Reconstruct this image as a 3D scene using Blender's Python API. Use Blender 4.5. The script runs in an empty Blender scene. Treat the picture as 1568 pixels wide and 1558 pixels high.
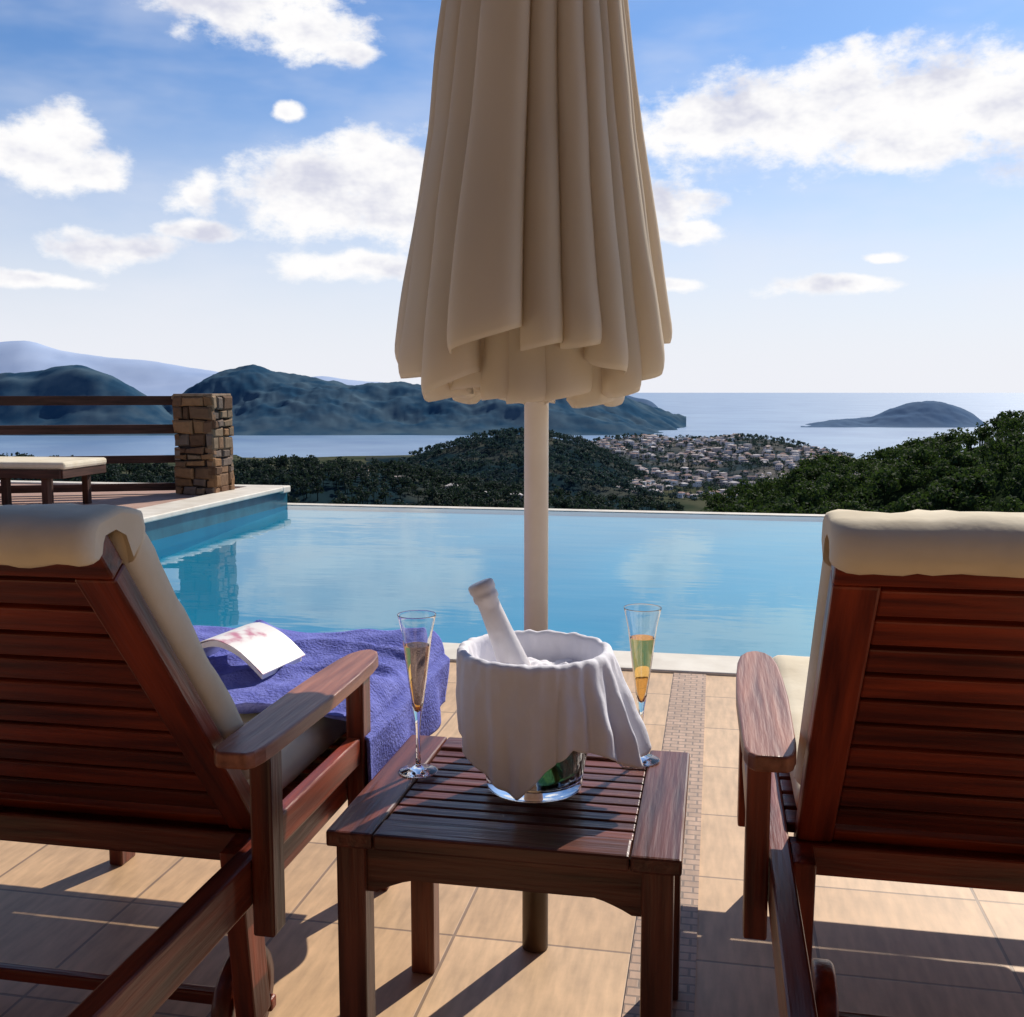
import bpy, bmesh, math, random
import numpy as np
from mathutils import Vector, Matrix, noise as mnoise
random.seed(7); rng=np.random.default_rng(7)
scene=bpy.context.scene
CA,SA=math.cos(math.radians(11)),math.sin(math.radians(11))
CAMH=1.1
def W(fwd,lat,z=0.0):   # heading frame -> world
    return Vector((lat*CA-fwd*SA, fwd*CA+lat*SA, z))

# ------------------------------------------------------------------ materials
def newmat(name):
    m=bpy.data.materials.new(name); m.use_nodes=True
    nt=m.node_tree; b=nt.nodes['Principled BSDF']
    return m,nt,b
def ramp(nt,stops,interp='LINEAR'):
    r=nt.nodes.new('ShaderNodeValToRGB'); r.color_ramp.interpolation=interp
    el=r.color_ramp.elements
    while len(el)<len(stops): el.new(0.5)
    for e,(p,c) in zip(el,stops):
        e.position=p; e.color=(c[0],c[1],c[2],1)
    return r
def noisemat(name,c1,c2,scale=5,rough=0.7,coord='Object',detail=6,stretch=(1,1,1),bump=0.0,bscale=None,lo=0.3,hi=0.7,spec=0.3,sheen=0,randobj=0.0):
    m,nt,b=newmat(name); L=nt.links
    tc=nt.nodes.new('ShaderNodeTexCoord'); mp=nt.nodes.new('ShaderNodeMapping'); mp.inputs['Scale'].default_value=stretch
    L.new(tc.outputs[coord],mp.inputs['Vector'])
    n=nt.nodes.new('ShaderNodeTexNoise'); n.inputs['Scale'].default_value=scale; n.inputs['Detail'].default_value=detail
    L.new(mp.outputs[0],n.inputs['Vector'])
    r=ramp(nt,[(lo,c1),(hi,c2)]); L.new(n.outputs['Fac'],r.inputs[0])
    out=r.outputs[0]
    if randobj>0:
        oi=nt.nodes.new('ShaderNodeObjectInfo'); mr=nt.nodes.new('ShaderNodeMapRange')
        mr.inputs['To Min'].default_value=1-randobj; mr.inputs['To Max'].default_value=1+randobj
        L.new(oi.outputs['Random'],mr.inputs['Value'])
        hs=nt.nodes.new('ShaderNodeHueSaturation'); L.new(out,hs.inputs['Color']); L.new(mr.outputs[0],hs.inputs['Value']); out=hs.outputs[0]
        va=nt.nodes.new('ShaderNodeMath'); va.operation='MULTIPLY'; va.inputs[1].default_value=37
        L.new(oi.outputs['Random'],va.inputs[0])
        cx=nt.nodes.new('ShaderNodeCombineXYZ'); L.new(va.outputs[0],cx.inputs[0]); L.new(va.outputs[0],cx.inputs[1])
        L.new(cx.outputs[0],mp.inputs['Location'])
    L.new(out,b.inputs['Base Color'])
    b.inputs['Roughness'].default_value=rough; b.inputs['Specular IOR Level'].default_value=spec
    if bump>0:
        n2=nt.nodes.new('ShaderNodeTexNoise'); n2.inputs['Scale'].default_value=bscale or scale; n2.inputs['Detail'].default_value=5
        L.new(mp.outputs[0],n2.inputs['Vector'])
        bp=nt.nodes.new('ShaderNodeBump'); bp.inputs['Strength'].default_value=bump; bp.inputs['Distance'].default_value=0.01
        L.new(n2.outputs['Fac'],bp.inputs['Height']); L.new(bp.outputs[0],b.inputs['Normal'])
    return m
M={}
M['wood']=noisemat('mahogany_wood',(0.050,0.0055,0.003),(0.235,0.036,0.011),scale=3,rough=0.36,stretch=(1.2,16,16),bump=0.18,bscale=6,randobj=0.34,spec=0.5)
M['woodarm']=noisemat('sunlit_armrest_wood',(0.14,0.035,0.018),(0.42,0.16,0.09),scale=3,rough=0.40,stretch=(1.2,16,16),bump=0.22,bscale=6,randobj=0.15,spec=0.5)  # paler copy of the chair wood, sunlit tone put into its colour
M['woodtable']=noisemat('table_wood',(0.05,0.012,0.007),(0.19,0.052,0.028),scale=3,rough=0.34,stretch=(1.2,18,18),bump=0.18,bscale=6,randobj=0.25,spec=0.5)
M['wooddark']=noisemat('fence_wood',(0.03,0.014,0.01),(0.09,0.04,0.03),scale=3,rough=0.7,stretch=(1.2,16,16),randobj=0.2)
M['cushion']=noisemat('cushion_cloth',(0.68,0.59,0.44),(0.80,0.72,0.57),scale=9,rough=0.9,bump=0.35,bscale=14,spec=0.1)
M['towel']=noisemat('towel_cloth',(0.125,0.14,0.45),(0.21,0.23,0.60),scale=26,rough=0.95,bump=0.6,bscale=160,spec=0.05)
M['napkin']=noisemat('napkin_cloth',(0.78,0.77,0.83),(0.87,0.86,0.91),scale=12,rough=0.9,bump=0.2,bscale=50,spec=0.1)
M['pole']=noisemat('painted_pole',(0.74,0.67,0.59),(0.82,0.76,0.68),scale=12,rough=0.45)
M['poledark']=noisemat('dark_pole_tube',(0.05,0.028,0.016),(0.09,0.05,0.03),scale=12,rough=0.45)  # dark brown for the lower stretch of the pole
M['coping']=noisemat('coping_stone',(0.62,0.56,0.47),(0.78,0.73,0.64),scale=7,rough=0.6,bump=0.15)
M['terr']=noisemat('terrace_paving',(0.36,0.22,0.17),(0.48,0.31,0.24),scale=5,rough=0.7)
M['render_wall']=noisemat('wall_render',(0.5,0.45,0.38),(0.62,0.56,0.47),scale=3,rough=0.9)
M['blocker_stone']=noisemat('blocker_stonework',(0.12,0.10,0.085),(0.22,0.19,0.16),scale=4,rough=0.9,bump=0.4)  # for the added building behind the camera that blocks sky light
M['capstone']=noisemat('cap_stone',(0.20,0.13,0.08),(0.34,0.24,0.16),scale=12,rough=0.9)
M['dark']=noisemat('mortar_core',(0.03,0.02,0.02),(0.05,0.035,0.03),scale=3,rough=0.9)
M['foil']=noisemat('bottle_foil',(0.66,0.62,0.62),(0.82,0.78,0.78),scale=20,rough=0.4,bump=0.3,bscale=30,spec=0.5)
M['paper']=noisemat('book_paper',(0.72,0.69,0.66),(0.82,0.8,0.78),scale=30,rough=0.9)
M['cover']=noisemat('book_cover',(0.8,0.77,0.75),(0.55,0.22,0.30),scale=22,rough=0.4,lo=0.50,hi=0.64)

def glass(name,col,rough=0.0,ior=1.45):
    m,nt,b=newmat(name)
    b.inputs['Base Color'].default_value=(*col,1); b.inputs['Transmission Weight'].default_value=1
    b.inputs['Roughness'].default_value=rough; b.inputs['IOR'].default_value=ior
    return m
M['glass']=glass('clear_glass',(0.97,0.98,0.98)); M['wine']=glass('sparkling_wine',(1.0,0.62,0.20),ior=1.10)
M['bottle']=glass('bottle_glass',(0.05,0.12,0.04))

m,nt,b=newmat('canopy_cloth'); L=nt.links
tc=nt.nodes.new('ShaderNodeTexCoord'); n=nt.nodes.new('ShaderNodeTexNoise'); n.inputs['Scale'].default_value=7; n.inputs['Detail'].default_value=8
mp=nt.nodes.new('ShaderNodeMapping'); mp.inputs['Scale'].default_value=(1,1,0.35); L.new(tc.outputs['Object'],mp.inputs[0]); L.new(mp.outputs[0],n.inputs['Vector'])
r=ramp(nt,[(0.3,(0.80,0.75,0.66)),(0.7,(0.88,0.84,0.76))]); L.new(n.outputs['Fac'],r.inputs[0]); L.new(r.outputs[0],b.inputs['Base Color'])
b.inputs['Roughness'].default_value=0.95; b.inputs['Specular IOR Level'].default_value=0.05
bp=nt.nodes.new('ShaderNodeBump'); bp.inputs['Strength'].default_value=0.35; bp.inputs['Distance'].default_value=0.01; L.new(n.outputs['Fac'],bp.inputs['Height']); L.new(bp.outputs[0],b.inputs['Normal'])
tr=nt.nodes.new('ShaderNodeBsdfTranslucent'); tr.inputs['Color'].default_value=(0.93,0.84,0.69,1)
mx=nt.nodes.new('ShaderNodeMixShader'); mx.inputs[0].default_value=0.50
L.new(b.outputs[0],mx.inputs[1]); L.new(tr.outputs[0],mx.inputs[2]); L.new(mx.outputs[0],nt.nodes['Material Output'].inputs[0]); M['canopy']=m

def brickmat(name,w,h,mort,c1,c2,cm,loc=(0,0,0),offset=0.0,rough=0.55,rot=0,bump=0.3):
    m,nt,b=newmat(name); L=nt.links
    tc=nt.nodes.new('ShaderNodeTexCoord'); mp=nt.nodes.new('ShaderNodeMapping'); mp.inputs['Location'].default_value=loc; mp.inputs['Rotation'].default_value=(0,0,rot)
    L.new(tc.outputs['Object'],mp.inputs[0])
    br=nt.nodes.new('ShaderNodeTexBrick'); br.offset=offset; br.inputs['Scale'].default_value=1; br.inputs['Brick Width'].default_value=w; br.inputs['Row Height'].default_value=h
    br.inputs['Mortar Size'].default_value=mort; br.inputs['Mortar Smooth'].default_value=0.2
    br.inputs['Color1'].default_value=(*c1,1); br.inputs['Color2'].default_value=(*c2,1); br.inputs['Mortar'].default_value=(*cm,1)
    L.new(mp.outputs[0],br.inputs['Vector'])
    n=nt.nodes.new('ShaderNodeTexNoise'); n.inputs['Scale'].default_value=4; n.inputs['Detail'].default_value=8; n.inputs['Roughness'].default_value=0.7
    L.new(tc.outputs['Object'],n.inputs['Vector'])
    mp2=nt.nodes.new('ShaderNodeMapping'); mp2.inputs['Scale'].default_value=(6,1,1); mp2.inputs['Rotation'].default_value=(0,0,0.4); L.new(tc.outputs['Object'],mp2.inputs[0])
    n3=nt.nodes.new('ShaderNodeTexNoise'); n3.inputs['Scale'].default_value=9; n3.inputs['Detail'].default_value=6; L.new(mp2.outputs[0],n3.inputs['Vector'])
    ad=nt.nodes.new('ShaderNodeMath'); ad.operation='ADD'; L.new(n.outputs['Fac'],ad.inputs[0]); L.new(n3.outputs['Fac'],ad.inputs[1])
    mr=nt.nodes.new('ShaderNodeMapRange'); mr.inputs[1].default_value=0.7; mr.inputs[2].default_value=1.3; mr.inputs[3].default_value=0.74; mr.inputs[4].default_value=1.2; L.new(ad.outputs[0],mr.inputs[0])
    mul=nt.nodes.new('ShaderNodeVectorMath'); mul.operation='SCALE'; L.new(br.outputs['Color'],mul.inputs[0]); L.new(mr.outputs[0],mul.inputs['Scale'])
    L.new(mul.outputs[0],b.inputs['Base Color']); b.inputs['Roughness'].default_value=rough
    bp=nt.nodes.new('ShaderNodeBump'); bp.invert=True; bp.inputs['Strength'].default_value=bump; bp.inputs['Distance'].default_value=0.004
    L.new(br.outputs['Fac'],bp.inputs['Height']); L.new(bp.outputs[0],b.inputs['Normal'])
    return m
M['tiles']=brickmat('terracotta_tiles',0.36,0.36,0.0035,(0.62,0.415,0.245),(0.54,0.345,0.19),(0.25,0.16,0.10),loc=(0.14+0.36*30,-1.956+0.36*30,0))
M['band']=brickmat('mosaic_band',0.045,0.028,0.003,(0.48,0.31,0.21),(0.37,0.23,0.15),(0.20,0.13,0.09),loc=(5,5,0),offset=0.5)
M['pooltile']=noisemat('pool_plaster',(0.008,0.27,0.45),(0.02,0.34,0.53),scale=0.9,rough=0.6,detail=4)
M['poolside']=noisemat('pool_side_tile',(0.008,0.08,0.13),(0.02,0.14,0.20),scale=6,rough=0.3)

m,nt,b=newmat('pool_water'); L=nt.links; nt.nodes.remove(b)
tp=nt.nodes.new('ShaderNodeBsdfTransparent'); tp.inputs[0].default_value=(0.70,0.96,0.99,1)
gl=nt.nodes.new('ShaderNodeBsdfGlossy'); gl.inputs['Roughness'].default_value=0.01
fr=nt.nodes.new('ShaderNodeFresnel')
ge=nt.nodes.new('ShaderNodeNewGeometry'); io=nt.nodes.new('ShaderNodeMapRange'); io.inputs[3].default_value=1.5; io.inputs[4].default_value=1/1.5
L.new(ge.outputs['Backfacing'],io.inputs[0]); L.new(io.outputs[0],fr.inputs['IOR'])
tc=nt.nodes.new('ShaderNodeTexCoord'); mp=nt.nodes.new('ShaderNodeMapping'); mp.inputs['Scale'].default_value=(0.7,2.0,1); n=nt.nodes.new('ShaderNodeTexNoise'); n.inputs['Scale'].default_value=1.8; n.inputs['Detail'].default_value=3
L.new(tc.outputs['Object'],mp.inputs[0]); L.new(mp.outputs[0],n.inputs['Vector'])
bp=nt.nodes.new('ShaderNodeBump'); bp.inputs['Strength'].default_value=0.075; bp.inputs['Distance'].default_value=0.03; L.new(n.outputs['Fac'],bp.inputs['Height'])
L.new(bp.outputs[0],gl.inputs['Normal']); L.new(bp.outputs[0],fr.inputs['Normal'])
mx=nt.nodes.new('ShaderNodeMixShader'); L.new(fr.outputs[0],mx.inputs[0]); L.new(tp.outputs[0],mx.inputs[1]); L.new(gl.outputs[0],mx.inputs[2]); L.new(mx.outputs[0],nt.nodes['Material Output'].inputs[0]); M['water']=m

m,nt,b=newmat('sea_water'); L=nt.links
b.inputs['Roughness'].default_value=0.35; b.inputs['IOR'].default_value=1.33
tc=nt.nodes.new('ShaderNodeTexCoord'); n=nt.nodes.new('ShaderNodeTexNoise'); n.inputs['Scale'].default_value=0.004; n.inputs['Detail'].default_value=8
L.new(tc.outputs['Object'],n.inputs['Vector']); r=ramp(nt,[(0.35,(0.15,0.25,0.42)),(0.65,(0.23,0.35,0.51))]); L.new(n.outputs['Fac'],r.inputs[0]); L.new(r.outputs[0],b.inputs['Base Color'])
n2=nt.nodes.new('ShaderNodeTexNoise'); n2.inputs['Scale'].default_value=0.05; n2.inputs['Detail'].default_value=6; L.new(tc.outputs['Object'],n2.inputs['Vector'])
bp=nt.nodes.new('ShaderNodeBump'); bp.inputs['Strength'].default_value=0.35; bp.inputs['Distance'].default_value=2.0; L.new(n2.outputs['Fac'],bp.inputs['Height']); L.new(bp.outputs[0],b.inputs['Normal']); M['sea']=m

M['h_far']=noisemat('hazy_mountain',(0.34,0.44,0.64),(0.43,0.52,0.70),scale=0.0012,rough=1,detail=8,spec=0)  # pale lavender of distance haze put into the base colour
M['h_main']=noisemat('hazy_ridge_scrub',(0.026,0.070,0.125),(0.072,0.120,0.165),scale=0.010,rough=1,detail=12,spec=0,lo=0.38,hi=0.62)  # scrub shifted to blue, aerial haze painted into the colour
M['h_isl']=noisemat('hazy_island_scrub',(0.09,0.15,0.25),(0.13,0.19,0.28),scale=0.008,rough=1,detail=10,spec=0)  # greyish blue carries the haze over the island's scrub
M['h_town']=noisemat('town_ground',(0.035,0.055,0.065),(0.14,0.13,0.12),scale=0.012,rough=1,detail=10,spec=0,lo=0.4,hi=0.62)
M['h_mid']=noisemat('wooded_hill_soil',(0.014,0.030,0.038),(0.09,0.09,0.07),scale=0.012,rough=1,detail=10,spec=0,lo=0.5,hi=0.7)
M['undergrowth']=noisemat('undergrowth',(0.010,0.020,0.010),(0.030,0.045,0.020),scale=0.3,rough=1,detail=10,spec=0)
M['ground']=noisemat('valley_ground',(0.03,0.045,0.03),(0.10,0.10,0.065),scale=0.02,rough=1,detail=10,spec=0)

def leafmat(name,c1,c2,scale):
    m=noisemat(name,c1,c2,scale=scale,rough=0.8,detail=4,spec=0.15,lo=0.35,hi=0.65); nt=m.node_tree; b=nt.nodes['Principled BSDF']
    tr=nt.nodes.new('ShaderNodeBsdfTranslucent'); tr.inputs[0].default_value=(c2[0]*1.5,c2[1]*1.6,c2[2],1)
    mx=nt.nodes.new('ShaderNodeMixShader'); mx.inputs[0].default_value=0.25
    nt.links.new(b.outputs[0],mx.inputs[1]); nt.links.new(tr.outputs[0],mx.inputs[2]); nt.links.new(mx.outputs[0],nt.nodes['Material Output'].inputs[0]); return m
M['leaf']=leafmat('leaf_green',(0.009,0.024,0.009),(0.045,0.074,0.022),0.35)
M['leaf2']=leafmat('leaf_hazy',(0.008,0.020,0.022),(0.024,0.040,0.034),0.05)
M['leaf4']=leafmat('leaf_hill_hazy',(0.013,0.032,0.044),(0.030,0.055,0.064),0.012)  # paler and bluer than the forest, haze put into the leaf colour
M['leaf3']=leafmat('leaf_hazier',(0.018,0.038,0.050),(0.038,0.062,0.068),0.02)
def attrmat(name,rough=0.85,bump=0.0):
    m,nt,b=newmat(name); a=nt.nodes.new('ShaderNodeAttribute'); a.attribute_name='col'
    n=nt.nodes.new('ShaderNodeTexNoise'); n.inputs['Scale'].default_value=25; n.inputs['Detail'].default_value=8
    tc=nt.nodes.new('ShaderNodeTexCoord'); nt.links.new(tc.outputs['Object'],n.inputs['Vector'])
    mr=nt.nodes.new('ShaderNodeMapRange'); mr.inputs[3].default_value=0.6; mr.inputs[4].default_value=1.4; nt.links.new(n.outputs['Fac'],mr.inputs[0])
    s=nt.nodes.new('ShaderNodeVectorMath'); s.operation='SCALE'; nt.links.new(a.outputs['Color'],s.inputs[0]); nt.links.new(mr.outputs[0],s.inputs['Scale'])
    nt.links.new(s.outputs[0],b.inputs['Base Color']); b.inputs['Roughness'].default_value=rough; b.inputs['Specular IOR Level'].default_value=0.2
    if bump:
        bp=nt.nodes.new('ShaderNodeBump'); bp.inputs['Strength'].default_value=bump; bp.inputs['Distance'].default_value=0.01; nt.links.new(n.outputs['Fac'],bp.inputs['Height']); nt.links.new(bp.outputs[0],b.inputs['Normal'])
    return m
M['stone']=attrmat('rubble_stone',bump=0.6); M['houses']=attrmat('house_walls')

# ------------------------------------------------------------------ helpers
def link(o,parent=None):
    scene.collection.objects.link(o)
    if parent is not None: o.parent=parent
    return o
def empty(name,loc=(0,0,0)):
    e=bpy.data.objects.new(name,None); e.empty_display_size=0.2; link(e); return e
def meshobj(name,verts,faces,mat,parent=None,smooth=False):
    me=bpy.data.meshes.new(name); me.from_pydata([tuple(v) for v in verts],[],faces); me.update()
    if smooth: me.polygons.foreach_set('use_smooth',[True]*len(me.polygons))
    me.materials.append(mat); o=bpy.data.objects.new(name,me); return link(o,parent)
def fix_normals(o):
    bm=bmesh.new(); bm.from_mesh(o.data); bmesh.ops.recalc_face_normals(bm,faces=bm.faces); bm.to_mesh(o.data); bm.free()
CUBE_F=[(0,1,3,2),(4,6,7,5),(0,4,5,1),(2,3,7,6),(0,2,6,4),(1,5,7,3)]
def beam(name,p0,p1,w,h,mat,parent=None,bev=0.004,up=(0,0,1)):
    p0=Vector(p0);p1=Vector(p1);d=p1-p0;Ln=d.length;x=d.normalized();u=Vector(up)
    y=u.cross(x)
    if y.length<1e-4: y=Vector((0,1,0)).cross(x)
    y.normalize(); z=x.cross(y)
    vs=[(sx*Ln/2,sy*w/2,sz*h/2) for sx in(-1,1) for sy in(-1,1) for sz in(-1,1)]
    o=meshobj(name,vs,CUBE_F,mat,parent); fix_normals(o)
    m=Matrix((( x.x,y.x,z.x,0),(x.y,y.y,z.y,0),(x.z,y.z,z.z,0),(0,0,0,1)))
    o.matrix_world=Matrix.Translation((p0+p1)/2)@m
    if bev>0:
        b=o.modifiers.new('b','BEVEL'); b.width=bev; b.segments=2
    return o
def box(name,x0,x1,y0,y1,z0,z1,mat,parent=None,bev=0.0):
    vs=[(x,y,z) for x in(x0,x1) for y in(y0,y1) for z in(z0,z1)]
    o=meshobj(name,vs,CUBE_F,mat,parent); fix_normals(o)
    if bev>0:
        b=o.modifiers.new('b','BEVEL'); b.width=bev; b.segments=3
    return o
def lathe(name,prof,mat,parent=None,n=48,loc=(0,0,0),rot=None):
    vs=[];fs=[]
    for (r,z) in prof:
        for i in range(n):
            a=2*math.pi*i/n; vs.append((r*math.cos(a),r*math.sin(a),z))
    for j in range(len(prof)-1):
        for i in range(n):
            k=(i+1)%n; fs.append((j*n+i,j*n+k,(j+1)*n+k,(j+1)*n+i))
    o=meshobj(name,vs,fs,mat,parent,True)
    bm=bmesh.new(); bm.from_mesh(o.data); bmesh.ops.remove_doubles(bm,verts=bm.verts,dist=1e-5); bmesh.ops.recalc_face_normals(bm,faces=bm.faces); bm.to_mesh(o.data); bm.free()
    o.matrix_world=Matrix.Translation(loc)@(rot or Matrix())
    return o
def grid(name,P,mat,parent=None,smooth=True,closed=False):
    nj=len(P);ni=len(P[0]); vs=[p for row in P for p in row]; fs=[]
    for j in range(nj-1):
        for i in range(ni if closed else ni-1):
            k=(i+1)%ni; fs.append((j*ni+i,j*ni+k,(j+1)*ni+k,(j+1)*ni+i))
    return meshobj(name,vs,fs,mat,parent,smooth)

# ------------------------------------------------------------------ camera
cam=bpy.data.cameras.new('camera'); co=bpy.data.objects.new('camera',cam); link(co)
cam.sensor_fit='HORIZONTAL'; cam.sensor_width=36; cam.lens=36*1600/1568; cam.clip_start=0.05; cam.clip_end=200000
co.location=(0,0,CAMH); co.rotation_euler=(math.radians(90-6.4),0,math.radians(11)); scene.camera=co

# ------------------------------------------------------------------ light
SUN_AZ=math.radians(24); SUN_EL=math.radians(40)
sd=Vector((math.sin(SUN_AZ)*math.cos(SUN_EL),math.cos(SUN_AZ)*math.cos(SUN_EL),math.sin(SUN_EL)))
sl=bpy.data.lights.new('sun','SUN'); sl.energy=5.0; sl.angle=math.radians(0.5); sl.color=(1,0.92,0.80)
so=bpy.data.objects.new('sun',sl); link(so); so.rotation_euler=(-sd).to_track_quat('-Z','Y').to_euler()

world=bpy.data.worlds.new('World'); scene.world=world; world.use_nodes=True
nt=world.node_tree; L=nt.links; bg=nt.nodes['Background']; bg.inputs['Strength'].default_value=0.1
sky=nt.nodes.new('ShaderNodeTexSky'); sky.sky_type='NISHITA'; sky.sun_disc=False; sky.sun_elevation=SUN_EL; sky.sun_rotation=SUN_AZ; sky.altitude=100; sky.air_density=1.0; sky.dust_density=0.6; sky.ozone_density=2.0
tc=nt.nodes.new('ShaderNodeTexCoord')
def math_(op,a,b=None,c=None):
    n=nt.nodes.new('ShaderNodeMath'); n.operation=op
    for i,v in enumerate((a,b,c)):
        if v is None: continue
        if isinstance(v,(int,float)): n.inputs[i].default_value=v
        else: L.new(v,n.inputs[i])
    return n.outputs[0]
def dot(v):
    n=nt.nodes.new('ShaderNodeVectorMath'); n.operation='DOT_PRODUCT'; L.new(tc.outputs['Generated'],n.inputs[0]); n.inputs[1].default_value=v; return n.outputs['Value']
lat=dot((CA,SA,0)); fwd=dot((-SA,CA,0)); zz=dot((0,0,1))
az=math_('ARCTAN2',lat,fwd); hor=math_('SQRT',math_('ADD',math_('MULTIPLY',lat,lat),math_('MULTIPLY',fwd,fwd)))
el=math_('DIVIDE',zz,math_('MAXIMUM',hor,0.05))
cmb=nt.nodes.new('ShaderNodeCombineXYZ'); L.new(az,cmb.inputs[0]); L.new(el,cmb.inputs[1])
base=cmb.outputs[0]
def nz(vec,scale,detail,rough=0.6,color=False,st=(1,1.5,1),loc=(0,0,0)):
    mp=nt.nodes.new('ShaderNodeMapping'); mp.inputs['Scale'].default_value=st; mp.inputs['Location'].default_value=loc; L.new(vec,mp.inputs[0])
    n=nt.nodes.new('ShaderNodeTexNoise'); n.inputs['Scale'].default_value=scale; n.inputs['Detail'].default_value=detail; n.inputs['Roughness'].default_value=rough
    L.new(mp.outputs[0],n.inputs['Vector']); return n.outputs['Color' if color else 'Fac']
wc=nz(base,9,2,color=True)
ws=nt.nodes.new('ShaderNodeVectorMath'); ws.operation='MULTIPLY_ADD'; L.new(wc,ws.inputs[0]); ws.inputs[1].default_value=(0.05,0.035,0); L.new(base,ws.inputs[2])
wv=nt.nodes.new('ShaderNodeVectorMath'); wv.operation='SUBTRACT'; L.new(ws.outputs[0],wv.inputs[0]); wv.inputs[1].default_value=(0.025,0.0175,0)
def ang(u,v,ru,rv): return (math.atan((u-784)/1640),(600-v)*0.000594,ru/1640*0.95,rv*0.000594)
CL=[ang(*c) for c in [(1150,188,205,78),(1390,195,255,96),(1280,145,130,60),(1540,200,135,86),(1400,248,170,34),
 (480,292,130,92),(620,290,145,95),(570,245,110,54),(50,262,120,55),(105,235,50,50),(150,280,50,32),
 (380,15,160,60),(470,55,110,48),(530,82,50,24),(455,172,26,15),(300,300,46,34),(315,355,75,20),(172,388,105,28),(545,408,125,30),
 (1030,305,75,40),(1055,350,66,18),(45,437,110,14),(1350,402,40,9),(1285,442,110,18),(1000,440,80,14),(1950,250,260,80)]]
field=None
for (a,e,ra,re) in CL:
    s=nt.nodes.new('ShaderNodeVectorMath'); s.operation='SUBTRACT'; L.new(wv.outputs[0],s.inputs[0]); s.inputs[1].default_value=(a,e,0)
    d=nt.nodes.new('ShaderNodeVectorMath'); d.operation='MULTIPLY'; L.new(s.outputs[0],d.inputs[0]); d.inputs[1].default_value=(1/ra,1/re,0)
    ln=nt.nodes.new('ShaderNodeVectorMath'); ln.operation='LENGTH'; L.new(d.outputs[0],ln.inputs[0])
    f=math_('SUBTRACT',1,ln.outputs['Value'])
    field=f if field is None else math_('SMOOTH_MAX',field,f,0.25)
n1=nz(base,21,7,0.62)
dens=math_('ADD',field,math_('MULTIPLY',math_('SUBTRACT',n1,0.5),1.9))
def mr(v,a,b,c=0,d=1,typ='SMOOTHSTEP'):
    n=nt.nodes.new('ShaderNodeMapRange'); n.interpolation_type=typ; L.new(v,n.inputs[0])
    for i,x in enumerate((a,b,c,d)): n.inputs[i+1].default_value=x
    return n.outputs[0]
mask=mr(dens,-0.12,0.45)
n2=nz(base,13,4,0.6,loc=(3,1,0)); n2b=math_('ADD',n2,math_('MULTIPLY',dens,0.14))
shade=mr(n2b,0.50,0.82,0,0.85)
def mixc(fac,a,b):
    n=nt.nodes.new('ShaderNodeMix'); n.data_type='RGBA'
    if isinstance(fac,float): n.inputs[0].default_value=fac
    else: L.new(fac,n.inputs[0])
    for i,v in ((6,a),(7,b)):
        if isinstance(v,tuple): n.inputs[i].default_value=(*v,1)
        else: L.new(v,n.inputs[i])
    return n.outputs[2]
cloudc=mixc(shade,(10.1,10.0,10.0),(6.0,6.2,7.6))
veil=math_('MULTIPLY',mr(nz(base,5,4,0.55,st=(1,2.6,1),loc=(1,4,0)),0.38,0.75),0.36)
haze=mr(math_('ABSOLUTE',el),0.0,0.31,0.96,0.0)
tint=nt.nodes.new('ShaderNodeVectorMath'); tint.operation='MULTIPLY'; L.new(sky.outputs[0],tint.inputs[0]); tint.inputs[1].default_value=(0.60,0.84,1.14)
deep=nt.nodes.new('ShaderNodeVectorMath'); deep.operation='SCALE'; L.new(tint.outputs[0],deep.inputs[0]); L.new(mr(el,0.45,1.2,1.0,0.62),deep.inputs['Scale'])
veil=math_('MULTIPLY',veil,mr(el,0.4,0.9,1.0,0.2))
c0=mixc(veil,deep.outputs[0],(7.5,7.9,9.1))
c1=mixc(haze,c0,(8.7,8.8,9.4))
c2=mixc(mask,c1,cloudc)
L.new(c2,bg.inputs['Color'])
scene.view_settings.view_transform='Standard'; scene.view_settings.look='None'; scene.view_settings.exposure=0

# ------------------------------------------------------------------ land & sea
SEA=-120
def fbm(x,y,s,o=5): return mnoise.fractal(Vector((x/s,y/s,3.3)),1.0,2.0,o)
vs=[(0,0,SEA)];fs=[]
for i in range(96):
    a=2*math.pi*i/96; vs.append((90000*math.cos(a),90000*math.sin(a),SEA))
for i in range(96): fs.append((0,1+i,1+(i+1)%96))
meshobj('sea',vs,fs,M['sea'])
P=[]
ds=[0,6,14,20,28,40,55,75,100,130,170,220,280,350,430,520,620,720,800,900,1000,1100,1200,1350,1500,1650,1800,1950,2060,2150,2300,2600]
for d in ds:
    row=[]
    for i in range(180):
        a=2*math.pi*i/180
        x,y=d*math.sin(a),d*math.cos(a)
        z=-2.4 if d<=14 else max(-2.4-0.17*(d-14),-113-(d-800)*0.004)
        if d>60: z+=fbm(x,y,160)*min(3.0,d*0.01)
        sh=2060+fbm(math.cos(a)*3,math.sin(a)*3,1.0)*90
        if d>sh: z=SEA-8
        row.append((x,y,z))
    P.append(row)
o=grid('ground',P,M['ground'],closed=True)
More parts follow.
